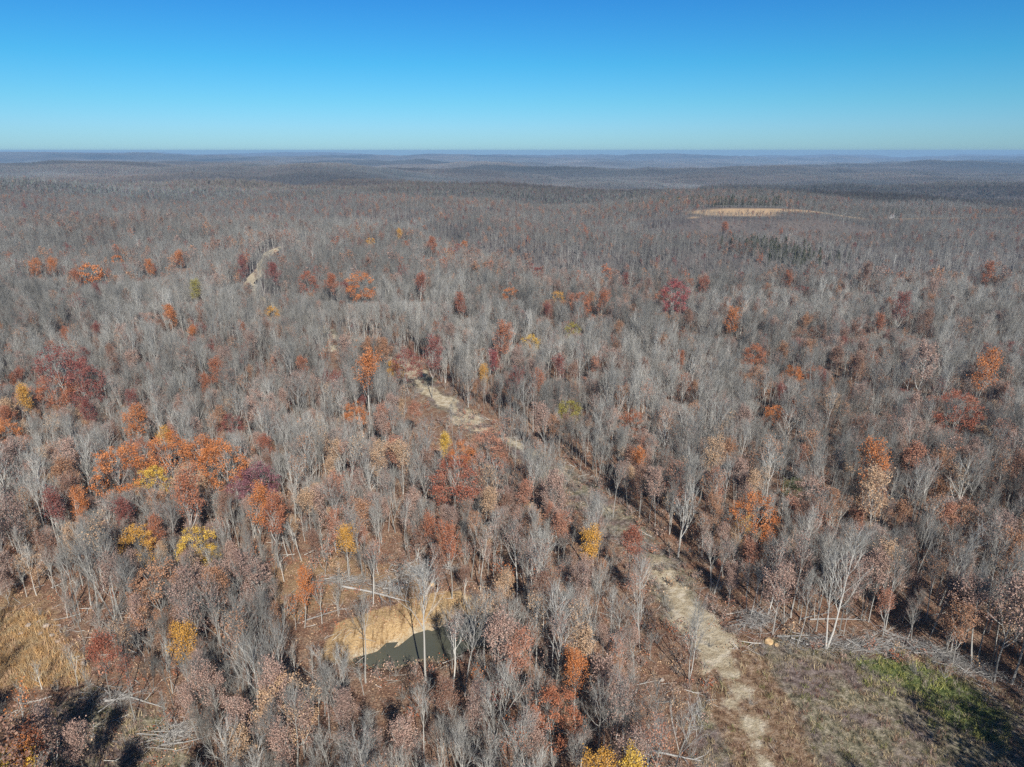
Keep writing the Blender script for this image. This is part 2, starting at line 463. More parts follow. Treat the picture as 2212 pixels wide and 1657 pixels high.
def path(p, d, L, n, wander, up):
    pts = [p.copy()]; d = d.normalized()
    for i in range(n):
        d = (d + Vector((random.gauss(0, wander), random.gauss(0, wander), random.gauss(0, wander * .6) + up))).normalized()
        pts.append(pts[-1] + d * (L / n))
    return pts, d
def along(pts, t):
    f = t * (len(pts) - 1); i = min(int(f), len(pts) - 2)
    return pts[i].lerp(pts[i + 1], f - i), (pts[i + 1] - pts[i]).normalized()
def tilt(d, ang, phi):
    a = d.orthogonal().normalized(); a = Matrix.Rotation(phi, 3, d) @ a
    return (d * math.cos(ang) + a * math.sin(ang)).normalized()

def tree(H=19.0, bole=0.5, spread=1.0, prim=13, sec=5, twigs=7, sub=2, leafy=0, leaf=0.32, stems=1, tw=0.027, nside=5, leaf_n=None, lean=0.04, thick=1.0):
    """Trunk, branch network and leaves of one broadleaved tree, base at the origin."""
    T, B, L = Geo(), Geo(), Geo()
    tips = []
    for st in range(stems):
        d0 = Vector((random.gauss(0, lean), random.gauss(0, lean), 1))
        if stems > 1:
            a = st / stems * 6.28 + random.random(); d0 = Vector((math.cos(a) * .17, math.sin(a) * .17, 1))
        h = H * random.uniform(.86, 1) if stems > 1 else H
        pts, _ = path(Vector((0, 0, -0.6)), d0, h * 0.94, 9, 0.035, 0.03)
        r0 = (0.0076 * h + 0.010) * thick / (stems ** .45)
        rad = [r0 * (1.25 if i == 0 else 1) * (1 - 0.9 * (i / 9) ** 1.1) + 0.012 for i in range(10)]
        T.tube(pts, rad, nside, 0)
        npr = prim if stems == 1 else int(prim / stems * 1.4)
        for k in range(npr):
            t = bole + (0.98 - bole) * ((k + random.random() * .8) / npr) ** 0.85
            p, d = along(pts, t)
            rel = (t - bole) / (1 - bole)
            ln = h * (0.36 - 0.20 * rel) * random.uniform(.75, 1.2) * (0.6 + 0.4 * spread)
            phi = k * 2.4 + random.uniform(-.5, .5)
            ang = R(random.uniform(19, 46) * (0.55 + .55 * spread) * (1 - .3 * rel))
            bp, bd = path(p, tilt(d, ang, phi), ln, 5, 0.10, 0.16 / (.4 + .6 * spread))
            rb = max(rad[min(int(t * 9), 9)] * 0.55, .02)
            B.tube(bp, [rb * (1 - .82 * i / 5) + .008 for i in range(6)], 3, 0)
            for q in range(sec):
                tt = 0.25 + 0.75 * (q + random.random() * .7) / sec
                p2, d2 = along(bp, min(tt, .999))
                l2 = ln * random.uniform(.36, .62) * (1.15 - .5 * tt) + .5
                sp2, _ = path(p2, tilt(d2, R(random.uniform(15, 42)), random.uniform(0, 6.28)), l2, 3, 0.12, 0.15)
                B.tube(sp2, [.030 * thick, .023, .016, .008], 3, 0 if (q % 2) else 1)
                for w in range(twigs):
                    p3, d3 = along(sp2, random.uniform(.15, 1) * .999)
                    d3 = tilt(d3, R(random.uniform(8, 40)), random.uniform(0, 6.28))
                    l3 = random.uniform(.6, 1.5)
                    B.blade(p3, d3 * l3, tw)
                    for _ in range(sub):
                        B.blade(p3 + d3 * l3 * random.uniform(.2, .75), tilt(d3, R(random.uniform(20, 55)), random.uniform(0, 6.28)) * l3 * .6, tw * .7)
                tips.append((sp2[-1], sp2[1], l2))
    if leafy:
        chosen = random.sample(tips, max(1, int(len(tips) * min(1, leafy * 1.5))))
        per = leaf_n or int(14 + 62 * leafy)
        for tp, mid, l2 in chosen:
            g = random.random() * .45
            for _ in range(int(per * random.uniform(.5, 1.3))):
                c = mid.lerp(tp, random.random() * 1.15)
                p = c + Vector((random.gauss(0, .42), random.gauss(0, .42), random.gauss(0, .36)))
                L.leaf(p, leaf * random.uniform(.6, 1.25), vary=min(1, g + random.random() * .55))
    return T, B, L

MATS = [M_BARK, M_TWIG, M_LEAF]
FORMS = []           # (kind, H, (trunk mesh, crown mesh, foliage mesh), joined mesh)
lib = bpy.data.collections.new('tree_forms')       # unlinked: only feeds the forest's scatter
def add_form(kind, H, parts):
    T, B, L = parts
    J = Geo(); J.add(T); J.add(B); J.add(L)
    ms = (T.mesh('trunk', MATS), B.mesh('crown', MATS), L.mesh('foliage', MATS) if L.f else None)
    jm = J.mesh('tree_form', MATS)
    o = bpy.data.objects.new('tree_form.%03d' % (len(FORMS) + 1), jm); lib.objects.link(o)
    FORMS.append((kind, H, ms, jm))

def dome(H=16, w=4.6, leaf=.29, n=66, per=92):
    """A tree still in full leaf: clumps of foliage over the outside of a rounded crown."""
    T, B, L = tree(H * .93, bole=.38, prim=15, sec=4, spread=1.1, twigs=2, sub=0)
    hc, hh = H * .66, H * .36
    for k in range(n):
        z = random.uniform(-.75, 1); a = k * 2.4 + random.uniform(-.4, .4); q = math.sqrt(max(0, 1 - z * z))
        rr = random.uniform(.72, 1.05)
        c = Vector((math.cos(a) * q * w * rr, math.sin(a) * q * w * rr, hc + z * hh * rr))
        g = random.random() * .6; sz = random.uniform(.55, 1.0)
        for _ in range(int(per * sz)):
            L.leaf(c + Vector((random.gauss(0, .62), random.gauss(0, .62), random.gauss(0, .5))) * sz, leaf * random.uniform(.6, 1.2), vary=min(1, g + random.random() * .4))
    return T, B, L

for k in range(10):
    add_form('bare', 19, tree(19, bole=random.uniform(.34, .58), spread=random.uniform(.4, 1.05), prim=random.randint(10, 15), sec=6, twigs=5, sub=2))
for k in range(4):
    add_form('bare', 18, tree(18, bole=.36, stems=random.choice([2, 3]), prim=18, spread=.6, sec=6, twigs=6, sub=2))
for k in range(3):      # pale, thick-limbed spreading crowns
    add_form('snag', 17, tree(17, bole=.34, spread=1.5, prim=12, sec=7, twigs=7, sub=2, thick=1.55))
for k in range(4):
    add_form('sparse', 17, tree(17, bole=random.uniform(.38, .55), prim=13, twigs=5, sub=2, leafy=.22, leaf=.24, leaf_n=32, spread=.8))
for k in range(5):
    add_form('medium', 16, tree(16, bole=random.uniform(.30, .5), prim=15, twigs=4, sub=1, leafy=.55, leaf=.25, leaf_n=72, spread=.95))
for k in range(6):
    add_form('full', 16, dome(16, random.uniform(4.7, 5.5)))
for k in range(3):   # low-branched, clothed to the ground
    add_form('medium', 12, tree(12, bole=.12, prim=18, twigs=4, sub=1, spread=.9, leafy=.6, leaf=.28))
N_NEAR = len(FORMS)
for k in range(7):   # plain forms for the distance
    add_form('bare2', 19, tree(19, bole=random.uniform(.35, .55), prim=8, sec=3, twigs=5, sub=1, tw=.075, nside=3, spread=random.uniform(.6, 1.2)))
for k in range(4):
    add_form('leaf2', 17, tree(17, bole=.42, prim=10, sec=4, twigs=2, sub=0, tw=.07, nside=3, leafy=.6, leaf=.62, leaf_n=11))
for k in range(3):
    add_form('dome2', 16, dome(16, 5.2, .6, 50, 40))

def pine(H=17):
    T, L = Geo(), Geo()
    T.tube([Vector((0, 0, -.5)), Vector((0, .1, H * .5)), Vector((.1, 0, H))], [.2, .14, .02], 4, 0)
    for k in range(34):
        t = .18 + .8 * k / 34
        for q in range(4):
            a = random.uniform(0, 6.28); r = (1 - t) * 3.6 * random.uniform(.6, 1.1) + .3
            for w in range(7):
                f = random.uniform(.25, 1)
                L.leaf(Vector((math.cos(a) * r * f + random.gauss(0, .2), math.sin(a) * r * f + random.gauss(0, .2), H * t - r * .15 * f)), .6)
    return T, Geo(), L
add_form('pine', 17, pine()); add_form('pine', 15, pine(15))
by_kind = {}
for i, f in enumerate(FORMS): by_kind.setdefault(f[0], []).append(i)

C = dict(
    pink=srgb(182, 152, 138), tan=srgb(205, 172, 136), rust=srgb(178, 104, 68), brown=srgb(140, 102, 86), orange=srgb(208, 124, 56),
    gold=srgb(222, 166, 54), yellow=srgb(232, 192, 62), red=srgb(162, 86, 62), maroon=srgb(138, 62, 60), purple=srgb(128, 68, 90),
    crimson=srgb(160, 58, 70), olive=srgb(160, 154, 50), salmon=srgb(188, 130, 104), dull=srgb(178, 130, 96), green=srgb(92, 110, 56), mauve=srgb(158, 132, 122), pine=srgb(66, 80, 52))

# trees whose crowns stand out: survey x, y of the crown's middle, its width, colour, fullness
SPEC = """135 812 92 maroon full;178 828 78 maroon full;197 872 52 maroon medium;118 838 70 rust full;50 860 55 gold medium;10 905 60 orange full;12 870 40 rust medium
285 903 62 orange medium;345 915 34 gold medium;495 890 42 maroon full;275 840 36 maroon medium;85 790 40 red sparse;35 790 30 red medium
250 1008 100 orange full;298 958 72 rust full;322 1000 58 yellow full;362 962 84 orange full;435 945 70 orange full;482 992 96 orange full;406 1006 72 tan full
512 1012 52 purple full;562 1020 84 purple full;112 1082 72 maroon medium;152 1062 62 orange medium;270 1072 60 maroon medium;400 1085 92 rust medium;420 1130 72 yellow full
288 1128 52 gold full;545 1085 80 orange medium;585 1105 80 rust medium;325 1112 50 rust medium;745 1130 44 gold medium;975 1030 102 red full;865 965 60 tan medium
570 935 38 red medium;445 805 38 rust medium;795 835 78 orange medium;765 860 34 orange full;855 768 26 gold full;880 778 62 maroon full;930 782 62 maroon medium
1050 942 72 salmon full;965 928 42 yellow medium;1002 945 46 orange full;1072 770 42 crimson medium;1075 752 60 rust medium;1045 785 34 gold medium
1236 692 28 olive full;1229 856 44 olive full;1147 716 22 yellow full;1460 650 62 crimson full;1430 624 30 rust full;1206 624 26 gold full;1100 622 32 orange full
780 628 62 orange full;710 625 40 rust medium;664 608 42 red full;195 592 42 orange full;75 578 30 orange medium;116 578 30 orange medium;158 600 30 rust medium
420 628 36 olive medium;585 657 26 gold full;370 685 42 orange medium;415 700 24 orange medium;1160 574 26 maroon full;1204 578 28 brown full;1372 880 36 rust full;1386 962 42 orange medium
1636 1088 92 orange full;1595 1110 50 gold sparse;1868 1022 92 orange medium;1905 1080 96 tan medium;2068 884 82 red full;2112 824 76 orange medium;1990 812 96 pink medium
1634 756 52 rust full;1716 782 42 orange full;1580 700 46 orange medium;1730 702 32 brown full;1768 698 32 brown full;1805 770 46 brown medium;1850 790 50 brown medium;1940 682 60 maroon medium
1676 868 34 orange full;1712 1022 34 green medium;1202 782 44 maroon medium;1362 1140 72 red medium;1272 1148 78 gold medium;1110 1372 92 salmon medium;1195 1482 92 rust full
1086 1228 46 tan medium;382 1350 66 gold medium;205 1368 84 red medium;258 1402 60 red sparse;292 1272 70 pink medium;90 1532 96 pink medium;150 1545 80 pink medium;8 1612 60 yellow full
30 1590 60 orange medium;60 1570 60 rust medium;1284 1604 84 gold medium;1374 1610 56 yellow medium;642 1222 46 orange medium;972 1165 80 rust medium;1245 1400 60 orange medium;1390 1235 56 salmon sparse
930 540 30 rust medium;1035 495 40 rust medium;1000 495 30 orange medium;1065 500 40 orange medium;800 510 16 gold full;865 505 20 gold medium;1480 505 26 brown medium;1830 555 40 orange medium
1700 600 30 rust medium;1520 610 30 red medium;1355 600 28 maroon medium;1300 655 40 rust medium;1185 660 30 maroon medium;1000 660 40 red medium;905 625 40 red medium;1560 560 36 rust medium
330 580 30 orange medium;390 565 30 orange medium;250 550 22 orange full;520 590 40 maroon medium;590 610 44 maroon medium;1490 690 40 brown medium;1240 780 30 brown medium;1285 770 36 salmon medium
2130 600 40 rust medium;2090 555 50 orange sparse;1870 610 50 brown medium;1990 700 46 brown medium;2180 790 40 rust sparse;1900 700 40 rust medium;1470 830 50 brown sparse;655 765 34 rust medium
890 860 40 salmon medium;1180 900 60 pink medium;1330 1010 60 pink sparse;660 1060 60 tan medium;820 900 50 pink medium;700 980 50 tan medium;1060 1050 60 tan medium;1130 1040 60 salmon medium
1210 1100 60 salmon medium;930 1110 50 rust medium;560 1210 60 pink sparse;450 1440 70 pink medium;500 1500 80 pink medium;620 1550 80 pink medium;1010 1480 60 mauve medium;870 1540 70 pink medium;1120 1560 60 rust sparse;720 1490 60 mauve medium;1340 1360 60 salmon sparse;1320 1500 70 pink sparse
1475 1085 90 brown snag;2085 1030 84 brown snag;640 850 70 brown snag;672 975 60 brown snag;1340 1300 70 brown snag;770 700 40 brown snag;1300 1470 60 brown snag;470 1560 70 brown snag;1010 800 50 brown snag;800 1010 50 brown snag;1700 900 60 brown snag;1900 860 50 brown snag"""

spec = []
for row in SPEC.replace('\n', ';').split(';'):
    a = row.split()
    if len(a) == 5: spec.append((float(a[0]), float(a[1]), float(a[2]), a[3], a[4]))

pts_x, pts_y, pts = [], [], []       # every tree: x, y, form, scale, tint, kind
placed = []
for (X, Y, W, c, k) in spec:
    zc = 12.0
    for _ in range(6):
        x, y = on_plane(X, Y, zc)
        zc = H1(x, y) + 12.0
        if y > 1500: break
    depth = y * cp + (CAM_H - zc) * sp
    crown_m = W / F * depth
    fi = random.choice([i for i in by_kind[k] if i < N_NEAR and FORMS[i][1] > 13])
    base_w = {'full': 9.4, 'medium': 7.6, 'sparse': 7.8, 'snag': 9}[k]
    sc = min(max(crown_m / base_w, .62), 1.2)
    if y > 330 and k == 'full': fi = random.choice(by_kind['dome2'])
    x, y = on_plane(X, Y, H1(x, y) + 11.2)
    placed.append((x, y, fi, sc, C[c], k, c, True))

# the general forest
S = 2.82
def lattice(x0, x1, y0, y1, s, jit):
    xs = np.arange(x0, x1, s); ys = np.arange(y0, y1, s * .87)
    gx, gy = np.meshgrid(xs, ys); gx = gx + (np.arange(len(ys)) % 2)[:, None] * s / 2
    gx = gx + rng.uniform(-jit, jit, gx.shape); gy = gy + rng.uniform(-jit, jit, gy.shape)
    return gx.ravel(), gy.ravel()
fx, fy = lattice(-760, 760, -20, 960, S, 1.5)
ang = np.abs(fx) < (fy + 60) * 0.80 + 14
near_cam = np.hypot(fx, fy) > 25
keep = ang & near_cam
fx, fy = fx[keep], fy[keep]
dens = fbm(fx / 18, fy / 18, 3)
drop = rng.random(len(fx)) < (0.14 + 0.5 * np.clip(-dens, 0, 1))
rd = seg_dist(fx, fy, list(map(tuple, ROAD)))
rdl = np.where(fy < 240, 5.6, 4.4) + 2.6 * fbm(fx / 10, fy / 10, 2)
bad = (rd < rdl) | (signed(fx, fy, CLEARING) < 1.0) | (signed(fx, fy, POND) < 2.0) | (signed(fx, fy, MEADOW) < 1) | (signed(fx, fy, GLADE) < 0.5) | (signed(fx, fy, FAR_FIELD) < 3)
bad |= (signed(fx, fy, BANK) < 0) & (rng.random(len(fx)) < .8)
bad |= (signed(fx, fy, LITTER_OPEN) < 0) & (rng.random(len(fx)) < .45)
# the camera looks down on the clearing at its own feet: no trees right under it on the right
bad |= (fy < 52) & (fx > 10) & (fx < 46)
for (a, b, r) in GAPS: bad |= np.hypot((fx - a) * .7, fy - b) < r
px = np.array([p[0] for p in placed]); py = np.array([p[1] for p in placed]); ps = np.array([p[3] for p in placed])
for p in placed: bad |= np.hypot(fx - p[0], fy - p[1]) < (3.6 if p[5] == 'full' else 2.3) * p[3]
for ((vx, vy), w) in VIEWS:
    L_ = min(16 / ((CAM_H - 8) / math.hypot(vx, vy)), 70); f_ = 1 - L_ / math.hypot(vx, vy)
    bad |= seg_dist(fx, fy, [(vx, vy), (vx * f_, vy * f_)]) < w
pc = POND.mean(0)
bad |= (seg_dist(fx, fy, [tuple(pc), tuple(pc * .78)]) < 8.5) & (rng.random(len(fx)) < .25)
ok = ~(drop | bad)
fx, fy = fx[ok], fy[ok]
f_z = height(fx, fy)
n_c = .010 * np.clip(f_z + 4, -14, 14) * (fy > 230) + fbm(fx / 55 + 4, fy / 55 + 2, 4); n_d = fbm(fx / 25 + 40, fy / 25 + 12, 3)
rr = rng.random(len(fx)); r2 = rng.random(len(fx))
FOCUS = [(p[0], p[1], p[3], p[5]) for p in placed]
for x, y, a, b, u, w in zip(fx, fy, n_c, n_d, rr, r2):
    x, y = float(x), float(y)
    near_left = math.exp(-((y - 110) / 90) ** 2) * (1 if x < 45 else .45)
    pl = 0.17 + 0.9 * max(a, -.05) + .32 * near_left
    if y > 330: pl *= .62
    rim_ = 350 + 0.05 * max(x, 0) + 250 * float(sstep(60, -150, x)) - y
    if 0 < rim_ < 70 and x > -40: pl += .16
    far = y > 330
    if u < pl:
        if far: k = 'leaf2'
        else: k = 'sparse' if w < .55 else ('medium' if w < .97 else 'full')
        v = random.random() + b * .5
        if y > 330: names = ['mauve', 'brown', 'mauve', 'brown', 'mauve', 'mauve', 'brown', 'dull', 'maroon', 'rust', 'dull']
        elif y < 170: names = ['pink', 'pink', 'mauve', 'mauve', 'pink', 'brown', 'tan', 'salmon', 'dull', 'brown', 'dull']
        else: names = ['mauve', 'brown', 'mauve', 'brown', 'pink', 'mauve', 'brown', 'rust', 'maroon', 'dull', 'dull']
        c = names[min(max(int(v * len(names)), 0), len(names) - 1)]
    else:
        k = 'bare2' if far else 'bare'; c = 'brown'
    fi = random.choice(by_kind[k])
    sc = random.uniform(.47, .87) * (1 if random.random() > .22 else .62) * (1 if random.random() < .93 else 1.22)
    cr = 350 + 0.05 * max(x, 0) + 250 * float(sstep(60, -150, x))
    if y > cr: sc *= .85
    if y > 600: sc *= .9
    if 120 < x < 340 and 600 < y < 700: sc *= .6
    for (qx_, qy_, qs_, qf_) in FOCUS:
        d = math.hypot(qx_, qy_); ux, uy = qx_ / d, qy_ / d
        s_ = (qx_ - x) * ux + (qy_ - y) * uy; lat = abs((x - qx_) * uy - (y - qy_) * ux)
        if 0 < s_ < .3 * d and lat < (4.4 if qf_ == 'full' else 3.2) * qs_ + 1.8:
            sc = min(sc, max(.42, (6 + 58 * s_ / d) / FORMS[fi][1]))
    placed.append((x, y, fi, sc, C[c], k, c, False))
for (x, y, sc) in [(71, 48, 1.3), (80, 45, 1.2), (64, 47, 1.3), (69, 43, 1.25), (60, 41, 1.0), (75, 40, 1.2), (88, 56, 1.1), (94, 60, 1.1), (42, 27, .9), (-51, 47, 1.25), (-56, 44, 1.15), (-33, 30, .8)]:
    placed.append((x, y, random.choice(by_kind['full']), sc, C['pine'] if x > 0 else C['brown'], 'full', 'green' if x > 0 else 'brown', False))

for (X, Y, sc, k) in [(920, 1470, 1.0, 'bare'), (790, 1475, .7, 'bare'), (1048, 1448, .8, 'sparse'), (1488, 1470, .75, 'bare'), (1785, 1400, 1.1, 'bare'), (1722, 1392, .7, 'bare')]:
    x, y = on_plane(X, Y); placed.append((x, y, random.choice(by_kind[k]), sc, C['tan'], k, 'tan', False))
# conifers on the far slopes
def hit(X, Y, z0=11.0):
    u, v = (X - 1106) / F, (828.5 - Y) / F
    d = np.array([u, cp + v * sp, -sp + v * cp]); t = np.arange(60, 4000, 3.0)
    hh = height(d[0] * t, d[1] * t) + z0; k = int(np.argmax(CAM_H + d[2] * t < hh))
    return float(d[0] * t[k]), float(d[1] * t[k])
for (x0, y0, n, sx, sy) in [(*hit(1655, 520), 34, 17, 9), (*hit(1735, 540), 26, 14, 7), (*hit(1690, 528), 18, 12, 8), (*hit(1620, 516), 10, 12, 8), (235, 786, 130, 60, 10), (420, 800, 40, 60, 14), (-640, 1300, 0, 10, 10)]:
    for _ in range(n):
        x, y = random.gauss(x0, sx), random.gauss(y0, sy)
        placed.append((x, y, random.choice(by_kind['pine']), random.uniform(.55, .85), C['pine'], 'pine', 'pine', False))

PX = np.array([p[0] for p in placed]); PY = np.array([p[1] for p in placed]); PZ = height(PX, PY)

def project(x, y, z):
    dy, dz = y, z - CAM_H
    depth = dy * cp - dz * sp
    return 1106 + F * x / depth, 828.5 - F * (dy * sp + dz * cp) / depth, depth

ind = {'bare': [], 'leafy': []}
for i, p in enumerate(placed):
    h = FORMS[p[2]][1] * p[3]
    X, Y, dpt = project(p[0], p[1], PZ[i] + h * .7)
    if dpt > 20 and -10 < X < 2222 and Y < 1690 and p[5] in ('bare', 'snag', 'sparse', 'medium', 'full'):
        ind['bare' if p[5] in ('bare', 'snag') else 'leafy'].append((dpt / h - (30 if p[7] else 0), i, X, Y, h))
single = {}
for k in ind:
    ind[k].sort()
    for e in ind[k][:300]: single[e[1]] = e

def spin(i):
    return np.random.default_rng(1000 + i).random(3)

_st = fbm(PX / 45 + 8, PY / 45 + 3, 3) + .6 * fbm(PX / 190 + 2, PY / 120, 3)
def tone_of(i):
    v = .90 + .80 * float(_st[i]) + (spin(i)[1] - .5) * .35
    if PY[i] > 230: v -= .020 * min(max(float(PZ[i]) + 4, -16), 16)  # high ground darker, hollows paler: relief shading put into the bark colour
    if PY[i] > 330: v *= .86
    if PY[i] > 365 + 0.05 * max(PX[i], 0) + 250 * float(sstep(60, -150, PX[i])): v *= .80  # slope past the rim: shade between trunks painted into the bark
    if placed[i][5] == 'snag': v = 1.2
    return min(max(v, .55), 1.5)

def make_tree(i):
    x, y, fi, sc, c, k, cn, special = placed[i]
    root = bpy.data.objects.new('bare_tree' if k in ('bare', 'snag') else 'leafy_tree', None)
    root.empty_display_size = .5
    COL.objects.link(root)
    s = spin(i)
    root.location = (x, y, float(PZ[i])); root.rotation_euler = ((s[1] - .5) * .12, (s[2] - .5) * .12, s[0] * 6.283)
    root.scale = (sc, sc, sc)
    for nm, me in zip(('trunk', 'crown', 'foliage'), FORMS[fi][2]):
        if me is None: continue
        o = bpy.data.objects.new(nm, me); o.parent = root; COL.objects.link(o)
        if nm == 'foliage': o['leaf_tint'] = [float(v) for v in c]
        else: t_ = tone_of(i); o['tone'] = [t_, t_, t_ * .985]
    return root
roots = {}
for i in single: roots[i] = make_tree(i)

# ------------------------------------------------------------------ scatter by geometry nodes
def scatter(name, coll, xyz, idx, rot, scl, tint, label=None, cat=None, tone=None):
    me = bpy.data.meshes.new(name)
    n = len(xyz); me.vertices.add(n); me.vertices.foreach_set('co', np.asarray(xyz, np.float32).ravel())
    a = me.attributes.new('form', 'INT', 'POINT'); a.data.foreach_set('value', np.asarray(idx, np.int32))
    a = me.attributes.new('turn', 'FLOAT_VECTOR', 'POINT'); a.data.foreach_set('vector', np.asarray(rot, np.float32).ravel())
    a = me.attributes.new('size', 'FLOAT_VECTOR', 'POINT'); a.data.foreach_set('vector', np.asarray(scl, np.float32).ravel())
    a = me.attributes.new('leaf_tint', 'FLOAT_COLOR', 'POINT')
    a.data.foreach_set('color', np.concatenate([np.asarray(tint, np.float32), np.ones((n, 1), np.float32)], 1).ravel())
    a = me.attributes.new('tone', 'FLOAT_COLOR', 'POINT')
    tt = np.ones(n) if tone is None else np.asarray(tone); a.data.foreach_set('color', np.stack([tt, tt, tt * .985, tt * 0 + 1], 1).astype(np.float32).ravel())
    o = link(name, me, 'stuff')
    ng = bpy.data.node_groups.new(name + '_scatter', 'GeometryNodeTree')
    ng.interface.new_socket('Geometry', in_out='INPUT', socket_type='NodeSocketGeometry')
    ng.interface.new_socket('Geometry', in_out='OUTPUT', socket_type='NodeSocketGeometry')
    N, L = ng.nodes, ng.links
    gi, go = N.new('NodeGroupInput'), N.new('NodeGroupOutput')
    ci = N.new('GeometryNodeCollectionInfo'); ci.inputs['Collection'].default_value = coll
    ci.inputs['Separate Children'].default_value = True; ci.inputs['Reset Children'].default_value = True
    iop = N.new('GeometryNodeInstanceOnPoints'); iop.inputs['Pick Instance'].default_value = True
    def na(nm, t):
        q = N.new('GeometryNodeInputNamedAttribute'); q.data_type = t; q.inputs[0].default_value = nm; return q.outputs[0]
    L.new(gi.outputs[0], iop.inputs['Points']); L.new(ci.outputs[0], iop.inputs['Instance'])
    L.new(na('form', 'INT'), iop.inputs['Instance Index'])
    e2r = N.new('FunctionNodeEulerToRotation'); L.new(na('turn', 'FLOAT_VECTOR'), e2r.inputs[0]); L.new(e2r.outputs[0], iop.inputs['Rotation'])
    L.new(na('size', 'FLOAT_VECTOR'), iop.inputs['Scale'])
    L.new(iop.outputs[0], go.inputs[0])
    md = o.modifiers.new('scatter', 'NODES'); md.node_group = ng
    if label: o['label'] = label
    if cat: o['category'] = cat
    return o

rest = [i for i in range(len(placed)) if i not in single]
rows = [(placed[i][0], placed[i][1], float(PZ[i])) for i in rest]
sp3 = [spin(i) for i in rest]
scatter('forest', lib, rows, [placed[i][2] for i in rest],
        [((s[1] - .5) * .12, (s[2] - .5) * .12, s[0] * 6.283) for s in sp3],
        [(placed[i][3],) * 3 for i in rest], [placed[i][4] for i in rest],
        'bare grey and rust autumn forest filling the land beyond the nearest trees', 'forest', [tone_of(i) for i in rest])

# far woods: 60 m squares of small trees
patch_lib = bpy.data.collections.new('wood_patches')
for k in range(6):
    vs, fs, cs = [], [], []
    for _ in range(250):
        x, y = random.uniform(-33, 33), random.uniform(-33, 33)
        h = random.uniform(9, 16); u = random.random()
        g = random.uniform(.75, 1.2)
        if u < .76: col = (0.225 * g, 0.21 * g, 0.182 * g); leafy = False
        else:
            col = random.choice([C['rust'], C['brown'], C['mauve'], C['maroon'], C['brown'], C['mauve'], C['dull'], C['brown'], C['mauve']]); leafy = random.random() < .9
            if random.random() < .04: col = C['pine']
        def tri(p, q, w):
            a = random.uniform(0, 3.14); sx, sy = math.cos(a) * w, math.sin(a) * w
            b = len(vs); vs.extend([(p[0] - sx, p[1] - sy, p[2]), (p[0] + sx, p[1] + sy, p[2]), q]); fs.append((b, b + 1, b + 2))
        tri((x, y, -1), (x + random.gauss(0, .5), y, h), .18); cs.append((0.26, 0.245, 0.22))
        for _ in range(16):
            z = h * random.uniform(.35, .8); a = random.uniform(0, 6.28); r = random.uniform(.2, 1.2)
            p = (x + math.cos(a) * r * .5, y + math.sin(a) * r * .5, z)
            q = (x + math.cos(a) * (r + random.uniform(.6, 1.8)), y + math.sin(a) * (r + 1.2), min(h, z + random.uniform(2, 5)))
            tri(p, q, .22); cs.append(tuple(c * random.uniform(.8, 1.15) for c in col) if not leafy else (0.21 * g, .197 * g, .172 * g))
        if leafy:
            for _ in range(22):
                z = h * random.uniform(.45, 1); a = random.uniform(0, 6.28); r = random.uniform(.3, 3) * (1.25 - z / h * .7)
                p = (x + math.cos(a) * r, y + math.sin(a) * r, z)
                q = (p[0] + random.uniform(-.9, .9), p[1] + random.uniform(-.9, .9), z + random.uniform(-.8, .8))
                tri(p, q, .45); cs.append(tuple(c * random.uniform(.45, .8) for c in col))
    me = bpy.data.meshes.new('wood_patch'); me.from_pydata(vs, [], fs); me.materials.append(M_CANOPY)
    at = me.attributes.new('canopy_colour', 'FLOAT_COLOR', 'FACE')
    at.data.foreach_set('color', np.array([(*c, 1) for c in cs], np.float32).ravel())
    me.update()
    o = bpy.data.objects.new('wood_patch.%03d' % (k + 1), me); patch_lib.objects.link(o)

P_ = 60.0
qx, qy = np.meshgrid(np.arange(-9600, 9600, P_), np.arange(975, 11000, P_))
qx, qy = qx.ravel(), qy.ravel()
kp = (np.abs(qx) < qy * .80 + 120) & (signed(qx, qy, FAR_FIELD) > 30)
for (a, b, r) in GAPS[3:]: kp &= np.hypot((qx - a) * .7, qy - b) > r + 18
qx, qy = qx[kp], qy[kp]
hz = height(qx, qy); e = 30.0
gxs = (height(qx + e, qy) - height(qx - e, qy)) / (2 * e); gys = (height(qx, qy + e) - height(qx, qy - e)) / (2 * e)
n = len(qx)
rot = np.stack([np.arctan(gys), -np.arctan(gxs), np.zeros(n)], 1)
lum = 1.0 - .012 * np.clip(hz - np.mean(hz), -25, 25) + 1.4 * fbm(qx / 700, qy / 500, 4); wrm = 0.35 * fbm(qx / 400 + 9, qy / 400, 3)  # random variation plus relief shading by height, put into the canopy colour
tint_p = np.stack([lum * (1 + wrm), lum, lum * (1 - wrm * .8)], 1)
flip = rng.choice([-1.0, 1.0], (n, 2))
scatter('distant_forest', patch_lib, np.stack([qx, qy, hz - .5], 1), rng.integers(0, 6, n), rot,
        np.concatenate([flip, np.ones((n, 1))], 1), tint_p,
        'hazy grey brown forest covering the far hills up to the horizon', 'forest')


